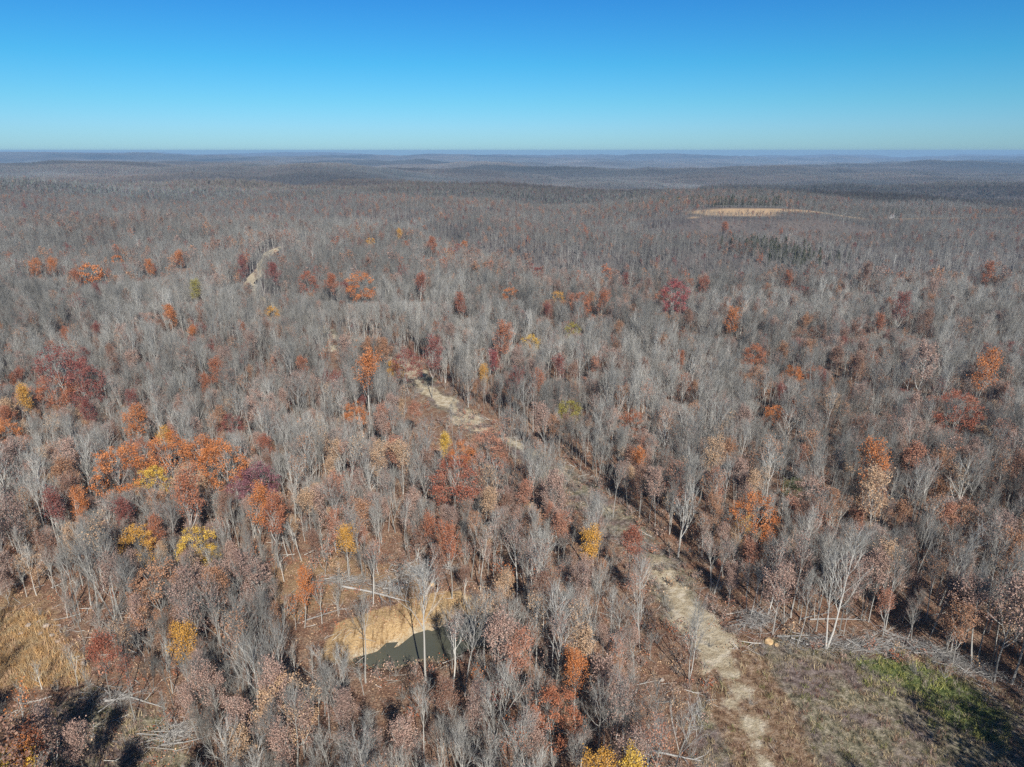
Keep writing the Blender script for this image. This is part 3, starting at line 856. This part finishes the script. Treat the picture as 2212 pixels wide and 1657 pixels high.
# ------------------------------------------------------------------ undergrowth, tufts and litter
low_lib = bpy.data.collections.new('low_forms')
LOW = []
def low(geo, kind):
    if isinstance(geo, tuple):
        J = Geo()
        for q in geo: J.add(q)
        geo = J
    o = bpy.data.objects.new('low_form.%03d' % (len(LOW) + 1), geo.mesh('low_form', MATS)); low_lib.objects.link(o); LOW.append(kind)
def shrub(h=2.0, stems=9, leafn=0, spread=.5):
    g = Geo()
    for k in range(stems):
        a = random.uniform(0, 6.28)
        pts, _ = path(Vector((random.gauss(0, .15), random.gauss(0, .15), -.1)), Vector((math.cos(a) * spread, math.sin(a) * spread, 1)), h * random.uniform(.6, 1), 3, .16, .05)
        g.tube(pts, [.022, .016, .011, .005], 3, 1)
        for _ in range(7):
            p, d = along(pts, random.uniform(.25, 1) * .99)
            g.blade(p, tilt(d, R(random.uniform(20, 55)), random.uniform(0, 6.28)) * random.uniform(.3, .8), .03)
        for _ in range(leafn):
            p, d = along(pts, random.uniform(.35, 1) * .99)
            g.leaf(p + Vector((random.gauss(0, .25), random.gauss(0, .25), random.gauss(0, .2))), random.uniform(.14, .28))
    return g
for k in range(3): low(shrub(random.uniform(1.4, 2.4), 10), 'twiggy')
for k in range(4): low(shrub(random.uniform(1.4, 2.6), 9, 9), 'leafy')
for k in range(3): low(tree(random.uniform(6, 8.5), bole=.35, prim=9, sec=3, twigs=3, sub=1, nside=3, tw=.03, spread=.6), 'sapling')
for k in range(3): low(tree(random.uniform(5, 8), bole=.25, prim=9, sec=3, twigs=2, sub=0, nside=3, leafy=.35, leaf=.24, leaf_n=13), 'leafsap')
def tuft(n=26, h=.6, w=.06, sp=.35):
    g = Geo()
    for _ in range(n):
        p = Vector((random.gauss(0, sp), random.gauss(0, sp), -.03))
        g.blade(p, Vector((random.gauss(0, .35), random.gauss(0, .35), 1)).normalized() * h * random.uniform(.5, 1.1), w, mat=2)
    return g
for k in range(4): low(tuft(random.randint(18, 30), random.uniform(.4, .7)), 'tuft')
for k in range(3): low(tuft(22, 1.1, .07, .4), 'tall')
def litter(n=30):
    g = Geo()
    for _ in range(n):
        g.leaf(Vector((random.gauss(0, .8), random.gauss(0, .8), random.uniform(.02, .12))), random.uniform(.10, .24))
    return g
for k in range(3): low(litter(), 'litter')
def sticks(n=5, L=2.6):
    g = Geo()
    for _ in range(n):
        p = Vector((random.gauss(0, 1), random.gauss(0, 1), random.uniform(.05, .3))); a = random.uniform(0, 6.28)
        pts, _ = path(p, Vector((math.cos(a), math.sin(a), random.uniform(0, .12))), L * random.uniform(.4, 1.2), 3, .12, 0)
        r = random.uniform(.02, .06); g.tube(pts, [r, r * .8, r * .6, r * .25], 3, 0)
    return g
for k in range(3): low(sticks(), 'sticks')
kinds = {}
for i, k in enumerate(LOW): kinds.setdefault(k, []).append(i)

def spread_low(name, x, y, kindlist, colours, size, label, cat):
    n = len(x)
    idx = [random.choice(kinds[random.choice(kindlist)]) for _ in range(n)]
    z = height(x, y)
    s_ = rng.uniform(*size, n)
    scatter(name, low_lib, np.stack([x, y, z], 1), idx, np.stack([rng.normal(0, .07, n), rng.normal(0, .07, n), rng.uniform(0, 6.28, n)], 1),
            np.stack([s_, s_, s_ * rng.uniform(.8, 1.2, n)], 1), [C[random.choice(colours)] if isinstance(random.choice(colours), str) else random.choice(colours) for _ in range(n)], label, cat)

C['dry'] = srgb(196, 180, 142); C['dry2'] = srgb(160, 146, 112); C['grey'] = srgb(150, 142, 134); C['straw'] = srgb(206, 168, 112); C['moss'] = srgb(176, 182, 96); C['moss2'] = srgb(132, 138, 80)
ux, uy = lattice(-260, 280, 22, 330, 2.1, 1.0)
inside = np.abs(ux) < (uy + 60) * .8 + 8
ux, uy = ux[inside], uy[inside]
rdu = seg_dist(ux, uy, list(map(tuple, ROAD)))
un = fbm(ux / 14 + 5, uy / 14, 3)
prob = .16 + .9 * np.clip(un, 0, 1) + .55 * np.exp(-((rdu - 5.5) / 3.2) ** 2) + .12 * np.exp(-((uy - 90) / 60) ** 2) * (ux < 30)
prob = prob * np.clip(1.3 - uy / 400, .3, 1)
sc_, sg_, sm_, sp_, sb_ = (signed(ux, uy, q) for q in (CLEARING, GLADE, MEADOW, POND, BANK))
prob = np.where((sc_ < -1) | (sm_ < 0) | (sb_ < .5), .0, prob)
prob = np.where(sg_ < 0, .12, prob)
prob = np.where((np.abs(sc_) < 3.5) & (uy > 70) & (rdu > 3), .75, prob)
prob = np.where(rdu < 2.6, np.where((uy > 97) & (uy < 185), .5, .07), prob)
prob = np.where(sp_ < 1.5, 0, prob)
take = rng.random(len(ux)) < prob
ux, uy, rdu, sc_ = ux[take], uy[take], rdu[take], sc_[take]
woody = rng.random(len(ux))
edge = (np.abs(sc_) < 4) | (rdu < 9)
a_ = edge | (woody < .55)
spread_low('undergrowth', ux[a_], uy[a_], ['twiggy', 'twiggy', 'leafy', 'leafy'], ['pink', 'mauve', 'brown', 'tan', 'pink', 'rust', 'mauve', 'salmon'], (.6, 1.35),
           'low tangle of grey twigs and pinkish leaves under the trees and beside the road', 'undergrowth')
spread_low('saplings', ux[~a_], uy[~a_], ['sapling', 'sapling', 'leafsap'], ['pink', 'mauve', 'rust', 'brown', 'tan', 'orange', 'salmon', 'maroon'], (.6, 1.2),
           'thin young trees crowding between the taller trunks', 'saplings')
lx, ly = lattice(-150, 170, 24, 175, 1.7, .9)
ok_ = (np.abs(lx) < (ly + 40) * .8) & (signed(lx, ly, POND) > .5) & (signed(lx, ly, CLEARING) > -1) & (signed(lx, ly, MEADOW) > 0) & (seg_dist(lx, ly, list(map(tuple, ROAD))) > 2.2)
lx, ly = lx[ok_], ly[ok_]; st_ = rng.random(len(lx)) < .14
spread_low('leaf_litter', lx[~st_], ly[~st_], ['litter'], ['rust', 'tan', 'pink', 'tan', 'brown', 'pink'], (.7, 1.4), 'fallen brown leaves covering the forest floor', 'leaves')
spread_low('fallen_sticks', lx[st_], ly[st_], ['sticks'], ['brown'], (.5, 1.2), 'loose grey sticks lying on the forest floor', 'sticks')
tx, ty = lattice(-110, 125, 26, 150, .95, .5)
tcl, tgl, tme, tgr = (signed(tx, ty, q) for q in (CLEARING, GLADE, MEADOW, GREEN))
trd = seg_dist(tx, ty, list(map(tuple, ROAD)))
tn = fbm(tx / 4, ty / 4, 3)
base_ok = masks(tx, ty)['dirt'] < rng.uniform(.2, .75, len(tx))
view_ok = np.abs(tx) < (ty + 30) * .8
g1 = (((tcl < 1) & (tgr > 0)) | (tgl < .5)) & base_ok & view_ok & (rng.random(len(tx)) < .75 + tn)
spread_low('weeds', tx[g1], ty[g1], ['tuft', 'tuft', 'tuft', 'tall'], ['dry', 'dry2', 'grey', 'mauve', 'dry', 'brown', 'dry2', 'moss2'], (.5, 1.2), 'dry grey brown weeds covering the clearing', 'weeds')
g2 = (tgr < 1.5 + 3 * tn) & view_ok
spread_low('green_weeds', tx[g2], ty[g2], ['tuft', 'tall'], ['moss', 'moss2', 'moss', 'dry', 'grey', 'moss', 'grey'], (.5, 1.2), 'patch of fresh green weeds in the clearing', 'weeds')
gb = (tgr < -.3) & view_ok & (rng.random(len(tx)) < .16)
spread_low('green_bushes', tx[gb], ty[gb], ['leafy'], ['moss', 'moss', 'moss2', 'grey'], (.35, .7), 'low green leafy bushes in the corner of the clearing', 'bushes')
g3 = (tme < 1) & view_ok
spread_low('dry_grass', tx[g3], ty[g3], ['tall'], ['straw', 'straw', 'dry', 'tan'], (.6, 1.2), 'tall straw coloured grass of the meadow', 'grass')

# ------------------------------------------------------------------ brush piles, fallen trees, rocks, shed
M_DEAD = bark_mat('weathered_wood', (0.15, 0.14, 0.13), (0.50, 0.48, 0.44))
def tag(o, label, cat, group=None):
    o['label'] = label; o['category'] = cat
    if group: o['group'] = group
def child(name, me, parent, loc=(0, 0, 0), rot=(0, 0, 0), scl=(1, 1, 1)):
    o = bpy.data.objects.new(name, me); o.parent = parent; o.location = loc; o.rotation_euler = rot; o.scale = scl; COL.objects.link(o); return o
def thing(name, x, y, rz, label, cat, group=None, dz=0):
    o = bpy.data.objects.new(name, None); o.location = (x, y, H1(x, y) + dz); o.rotation_euler = (0, 0, rz); COL.objects.link(o); tag(o, label, cat, group); return o
DM = [M_DEAD, M_DEAD, M_LEAF]
def log_mesh(L, r, br=3, n=6):
    g = Geo(); pts, _ = path(Vector((-L / 2, 0, 0)), Vector((1, 0, 0)), L, 6, .05, 0)
    g.tube(pts, [r * (1 - .12 * i) for i in range(7)], n, 0)
    for a, b in ((0, 1), (6, 0)):
        base = a * n; g.f.append(tuple(range(base, base + n))[:4]); g.m.append(0); g.c.append(.8)
    for _ in range(br):
        p, d = along(pts, random.uniform(.3, .98)); bp, _x = path(p, tilt(d, R(random.uniform(25, 60)), random.uniform(0, 6.28)), L * random.uniform(.12, .3), 3, .15, 0)
        g.tube(bp, [r * .45, r * .33, r * .22, r * .08], 3, 0)
    return g
stick_me = [log_mesh(random.uniform(2.2, 5.2), random.uniform(.03, .075), 6, 4).mesh('branch', DM) for _ in range(7)]
log_me = [log_mesh(random.uniform(2.5, 4), random.uniform(.14, .2), 1, 6).mesh('log', DM) for _ in range(4)]
def twig_mass(lx_, ly_, hz_, n):
    g = Geo()
    for _ in range(n):
        a = random.gauss(0, .7); p = Vector((random.gauss(0, lx_ * .4), random.gauss(0, ly_ * .4), random.uniform(.05, hz_)))
        g.blade(p, Vector((math.cos(a), math.sin(a), random.gauss(.1, .35))).normalized() * random.uniform(.6, 2.2), .05, mat=0)
    return g.mesh('twigs', DM)
def brush_pile(X, Y, rz, lx_, ly_, hz_, nst, nlog, label, sub=.5):
    x, y = on_plane(X, Y)
    r_ = thing('brush_pile', x, y, rz, label, 'brush pile')
    for k in range(nst):
        px_, py_ = random.gauss(0, lx_ * .33), random.gauss(0, ly_ * .33)
        child('branch', random.choice(stick_me), r_, (px_, py_, random.uniform(.1, hz_) * math.exp(-(py_ / ly_) ** 2)), (random.uniform(0, 6), random.gauss(0, .24), random.gauss(0, sub * 1.3)), (random.uniform(.6, 1.1),) * 3)
    for k in range(nlog):
        child('log', random.choice(log_me), r_, (random.gauss(0, lx_ * .25), random.gauss(0, ly_ * .25), random.uniform(.15, hz_ * .8)), (random.uniform(0, 6), random.gauss(0, .12), random.gauss(0, sub + .2)), (random.uniform(.5, 1.0),) * 3)
    tm = child('twigs', twig_mass(lx_, ly_, hz_, int(330 * lx_ * ly_ / 10)), r_); tm['kind'] = 'stuff'
    return r_
brush_pile(842, 1274, .15, 5, 3, 1.3, 16, 12, 'jumbled heap of bleached short logs above the far bank of the pond', 1.2)
brush_pile(905, 1240, .1, 8, 4, 1.6, 34, 2, 'wide grey tangle of felled branches behind the bleached log heap', .7)
brush_pile(752, 1258, -.1, 7, 2.2, .9, 22, 1, 'low pile of grey limbs left of the log heap above the pond', .3)
brush_pile(2000, 1405, -.62, 9, 2.6, 1.1, 40, 0, 'long pale windrow of cut branches at the forest edge beyond the green weeds', .22)
brush_pile(2070, 1438, -.75, 7, 2.4, 1.1, 34, 0, 'lower right end of the pale branch windrow beside the green weeds', .3)
brush_pile(1630, 1345, .5, 5, 3, 1.8, 26, 1, 'dark root tangle at the corner where the road meets the clearing', 1.0)
brush_pile(1770, 1392, -.15, 8, 2.5, .9, 26, 2, 'grey brush row along the top edge of the clearing', .5)
brush_pile(1890, 1398, -.1, 6, 2.5, .9, 22, 0, 'small brush heap between the brush row and the green weeds', .6)
brush_pile(372, 1590, .2, 5, 2.5, 1.0, 24, 2, 'brush heap with one pale log in the glade at lower left', .6)
brush_pile(240, 1515, -.2, 6, 2.2, .8, 22, 1, 'thin pile of branches at the upper edge of the lower left glade', .5)
def fallen(X, Y, L, r, rz, label, br=6):
    x, y = on_plane(X, Y); o = thing('fallen_tree', x, y, rz, label, 'fallen tree', None, r + .1)
    g = Geo(); pts, _ = path(Vector((-L / 2, 0, 0)), Vector((1, 0, .01)), L, 7, .03, 0)
    g.tube(pts, [r * (1 - .1 * i) for i in range(8)], 7, 0); child('trunk', g.mesh('trunk', DM), o)
    for _ in range(br):
        q = Geo(); p, d = along(pts, random.uniform(.5, .99)); bp, _x = path(p, tilt(d, R(random.uniform(20, 55)), random.uniform(0, 6.28)), L * random.uniform(.15, .35), 4, .12, .05)
        q.tube(bp, [r * .4, r * .33, r * .25, r * .15, r * .05], 4, 0)
        for _ in range(6):
            p2, d2 = along(bp, random.uniform(.3, .99)); q.blade(p2, tilt(d2, R(35), random.uniform(0, 6.28)) * 1.2, .05, mat=0)
        child('branch', q.mesh('branch', DM), o)
fallen(812, 1285, 13, .2, -.32, 'long bleached fallen trunk slanting down to the tan pond bank', 7)
fallen(1810, 1338, 9, .13, .03, 'slim pale trunk lying level on the leaves above the clearing', 4)
fallen(1715, 1378, 5, .16, -.1, 'short pale log at the top left corner of the clearing', 1)
fallen(1760, 1330, 6, .10, .35, 'thin tilted trunk lying left of the level fallen trunk', 3)
fallen(305, 1516, 8, .16, -.3, 'fallen trunk crossing the upper right side of the lower left glade', 4)
fallen(395, 1608, 5, .14, .1, 'pale short trunk lying in the lower left glade', 2)
fallen(1450, 1637, 7, .16, -.35, 'grey fallen trunk at the bottom edge left of the dirt track', 4)
fallen(700, 1330, 6, .12, .5, 'thin fallen trunk on the leaves left of the tan bank', 3)

def rock_mat(name, lo, hi):
    m, n, l, b = new_mat(name); t = noise(n, l, 3, 5, .7)
    l.new(ramp(n, l, t.outputs['Fac'], [(.3, lo), (.7, hi)]), b.inputs['Base Color']); return m
M_ROCK = rock_mat('pale_rock', (.24, .19, .15), (.50, .43, .35)); M_TAN = rock_mat('tan_rock', (.45, .28, .12), (.72, .52, .30))
def rock(X, Y, s_, mat, label, group=None, flat=.55):
    s_ *= random.uniform(.55, .8); flat *= random.uniform(.8, 1.4)
    x, y = on_plane(X, Y)
    import bmesh
    bm = bmesh.new(); bmesh.ops.create_icosphere(bm, subdivisions=2, radius=s_ / 2)
    o1, o2 = random.random() * 50, random.random() * 50
    for v in bm.verts:
        k = 1 + 1.1 * float(fbm(np.array([v.co.x * 2 / s_ + o1]), np.array([(v.co.y + v.co.z * 1.7) * 2 / s_ + o2]), 3)[0])
        v.co = Vector((v.co.x * 1.2, v.co.y, v.co.z * flat)) * k
    me = bpy.data.meshes.new('rock'); bm.to_mesh(me); bm.free(); me.materials.append(mat)
    o = bpy.data.objects.new('rock', me); o.location = (x, y, H1(x, y) + s_ * .12); o.rotation_euler = (0, 0, random.uniform(0, 3)); COL.objects.link(o); tag(o, label, 'rock', group)
rock(1660, 1385, 1.7, M_TAN, 'larger tan boulder beside the root tangle where the road meets the clearing')
rock(1677, 1392, 1.2, M_TAN, 'smaller tan boulder just right of the larger one by the road corner')
RG = 'pale rocks along the straw meadow edge'
for X, Y, s_, t in [(62, 1350, 1.3, 'uppermost pale rock at the top edge of the straw meadow'), (84, 1343, 1.0, 'small pale rock right of the uppermost meadow rock'),
                    (100, 1352, 1.5, 'largest pale rock at the upper right corner of the straw meadow'), (88, 1368, 1.0, 'flat pale rock just below the largest meadow rock'),
                    (112, 1372, 1.2, 'pale rock right of the flat one on the meadow edge'), (125, 1385, .9, 'small whitish rock at the right end of the meadow rock row'),
                    (45, 1368, .9, 'lone small rock in the dry grass left of the rock row'), (184, 1433, 1.3, 'pale rock apart from the others at the right tip of the straw meadow'),
                    (170, 1418, .8, 'small rock up left of the rock at the meadow tip')]:
    rock(X, Y, s_, M_ROCK, t, RG)
rock(935, 1262, 1.6, M_TAN, 'tan clod of earth standing at the right end of the log heap')
rock(1430, 1468, .9, M_ROCK, 'small pale rock on the leaves left of the dirt road end')

# one broken pale stump among the trees at the bottom
x, y = on_plane(1180, 1592)
g = Geo(); g.tube([Vector((0, 0, -.3)), Vector((0, 0, .5)), Vector((.03, 0, 1.5)), Vector((.08, .05, 2.3))], [.42, .32, .27, .12], 8, 0)
o = bpy.data.objects.new('tree_stump', g.mesh('tree_stump', DM)); o.location = (x, y, H1(x, y)); COL.objects.link(o); tag(o, 'pale broken stump standing between trees at the bottom of the picture', 'stump')

# a tiny white shed on the far field
def solid(name, mat):
    m, n, l, b = new_mat(name); t = noise(n, l, 1.5, 3); l.new(ramp(n, l, t.outputs['Fac'], [(.3, tuple(c * .85 for c in mat)), (.7, mat)]), b.inputs['Base Color']); return m
MW, MR = solid('white_boards', (.8, .8, .78)), solid('shed_roof', (.55, .56, .58))
x, y = 407, 752
r_ = thing('shed', x, y, .2, 'tiny white shed on the far right of the tan field', 'shed')
bxs = lambda a, b, c, d, e, f: ([(a, c, e), (b, c, e), (b, d, e), (a, d, e), (a, c, f), (b, c, f), (b, d, f), (a, d, f)], [(0, 3, 2, 1), (4, 5, 6, 7), (0, 1, 5, 4), (1, 2, 6, 5), (2, 3, 7, 6), (3, 0, 4, 7)])
me = bpy.data.meshes.new('wall'); me.from_pydata(bxs(-3, 3, -2, 2, 0, 2.6)[0] + [(-3, 0, 3.8), (3, 0, 3.8)], [], bxs(-3, 3, -2, 2, 0, 2.6)[1] + [(4, 7, 8), (5, 9, 6)]); me.materials.append(MW); child('wall', me, r_)
me = bpy.data.meshes.new('roof'); me.from_pydata([(-3.3, -2.3, 2.45), (3.3, -2.3, 2.45), (3.3, 0, 3.95), (-3.3, 0, 3.95), (-3.3, 2.3, 2.45), (3.3, 2.3, 2.45), (-3.3, -2.3, 2.6), (3.3, -2.3, 2.6), (3.3, 0, 4.1), (-3.3, 0, 4.1), (-3.3, 2.3, 2.6), (3.3, 2.3, 2.6)], [], [(6, 7, 8, 9), (9, 8, 11, 10), (0, 3, 2, 1), (3, 4, 5, 2), (0, 1, 7, 6), (4, 10, 11, 5), (0, 6, 9, 3), (3, 9, 10, 4), (1, 2, 8, 7), (2, 5, 11, 8)]); me.materials.append(MR); child('roof', me, r_)
me = bpy.data.meshes.new('door'); v_, f_ = bxs(-.7, .7, -2.06, -2.003, 0, 2.1); me.from_pydata(v_, [], f_); me.materials.append(MR); child('door', me, r_)

# ------------------------------------------------------------------ words for every tree
LM = [(poly([(930, 1400)])[0], 'the murky pond'), (poly([(850, 1340)])[0], 'the tan pond bank'), (poly([(842, 1274)])[0], 'the bleached log heap'),
      (poly([(60, 1420)])[0], 'the straw meadow'), (poly([(300, 1580)])[0], 'the lower left glade'), (poly([(2030, 1425)])[0], 'the pale branch windrow'),
      (poly([(1640, 1385)])[0], 'the tan boulders'), (poly([(1740, 1390)])[0], 'the grey brush row'), (poly([(1500, 1310)])[0], 'the pale road stretch'),
      (poly([(1440, 1240)])[0], 'the near road bend'), (poly([(1005, 905)])[0], 'the broad bare road bend'), (poly([(910, 815)])[0], 'the middle road stretch'),
      (poly([(720, 752)])[0], 'the small bare patch'), (poly([(1180, 1592)])[0], 'the pale broken stump'), (poly([(1600, 1500)])[0], 'the faint dirt track'),
      (poly([(545, 622)])[0], 'the distant road curve'), (poly([(2200, 1500)])[0], 'the clearing right end')]
CN = dict(maroon='maroon', rust='rust red', gold='gold', orange='orange', red='brick red', tan='pale tan', purple='purple', yellow='bright yellow', salmon='salmon', crimson='crimson',
          olive='olive yellow', brown='russet brown', pink='dusty pink', mauve='greyish pink', dull='dull orange', green='dark green', pine='dark green')
big = sorted([i for i in single if placed[i][7] and placed[i][5] == 'full'], key=lambda i: single[i][0])
cnt = {}
for i in big: cnt[placed[i][6]] = cnt.get(placed[i][6], 0) + 1
def side(dx, dy):
    if abs(dx) > abs(dy): return 'right of' if dx > 0 else 'left of'
    return 'behind' if dy > 0 else 'in front of'
ORD = ['nearest', 'second', 'third', 'fourth', 'fifth', 'sixth', 'seventh', 'eighth', 'ninth', 'tenth', 'eleventh', 'twelfth', 'thirteenth', 'fourteenth', 'fifteenth', 'sixteenth', 'seventeenth', 'eighteenth', 'nineteenth', 'twentieth']
full_word = {'full': 'full', 'medium': 'half-leafy', 'sparse': 'thin-leaved'}
def shape_of(fi):
    kd = [i for i in range(N_NEAR) if FORMS[i][0] == FORMS[fi][0]]
    if FORMS[fi][0] == 'snag': return 'thick-limbed'
    if FORMS[fi][0] == 'bare': return 'multi-stemmed' if kd.index(fi) >= 10 else ''
    if FORMS[fi][1] == 12: return 'low-branched'
    return ''
BUCK = {}
for i in single:
    x, y, fi, sc, c, k, cn, special = placed[i]
    h = FORMS[fi][1] * sc; tn_ = tone_of(i)
    sz = 'very tall' if h > 19.3 else 'tall' if h > 17 else 'mid-sized' if h > 14 else 'short' if h > 11 else 'small'
    hue = ('pale ' if tn_ > 1.12 else 'dark ' if tn_ < .9 else '') + 'grey bare'
    look = ' '.join(w for w in (sz, shape_of(fi) if fi < N_NEAR else '', hue if k in ('bare', 'snag') else full_word[k] + ' ' + CN[cn]) if w)
    e = min(LM, key=lambda q: math.hypot(q[0][0] - x, (q[0][1] - y)))
    BUCK.setdefault((look, e[1], side(x - e[0][0], y - e[0][1])), []).append((math.hypot(x - e[0][0], y - e[0][1]), i))
for (look, lm, d), lst in BUCK.items():
    lst.sort()
    for r, (dist, i) in enumerate(lst):
        bare = placed[i][5] in ('bare', 'snag')
        tag(roots[i], f'{look} tree, ' + ('' if len(lst) == 1 else ORD[min(r, 19)] + ' such ') + f'{d} {lm}', 'bare tree' if bare else 'autumn tree', 'bare grey trees of the near forest' if bare else 'leafy autumn trees of the near forest')

# ------------------------------------------------------------------ haze
_h = np.meshgrid(np.linspace(-15000, 15000, 500), np.linspace(-300, 17000, 500)); ZTOP = max(76.0, float(height(*_h).max()) + 22)
print('haze top', ZTOP, float(height(*_h).min()))
bm_v = [(x, y, z) for x in (-15500, 15500) for y in (-400, 17500) for z in (-260, ZTOP)]
hm = bpy.data.meshes.new('haze')
hm.from_pydata(bm_v, [], [(0, 1, 3, 2), (4, 6, 7, 5), (0, 4, 5, 1), (2, 3, 7, 6), (0, 2, 6, 4), (1, 5, 7, 3)])
mh = bpy.data.materials.new('haze'); mh.use_nodes = True
n_, l_ = mh.node_tree.nodes, mh.node_tree.links
n_.clear(); out = n_.new('ShaderNodeOutputMaterial'); pv = n_.new('ShaderNodeVolumePrincipled')
pv.inputs['Color'].default_value = (0.37, 0.60, 0.86, 1); pv.inputs['Density'].default_value = 0.000105
pv.inputs['Anisotropy'].default_value = 0.0
l_.new(pv.outputs[0], out.inputs['Volume']); hm.materials.append(mh); hm.update()
link('haze', hm, 'stuff')
print('terrain min', float(height(*np.meshgrid(np.linspace(-15000,15000,300), np.linspace(0,17000,300))).min()), 'trees', len(placed), 'patches', n, {k: len(v) for k, v in ind.items()})
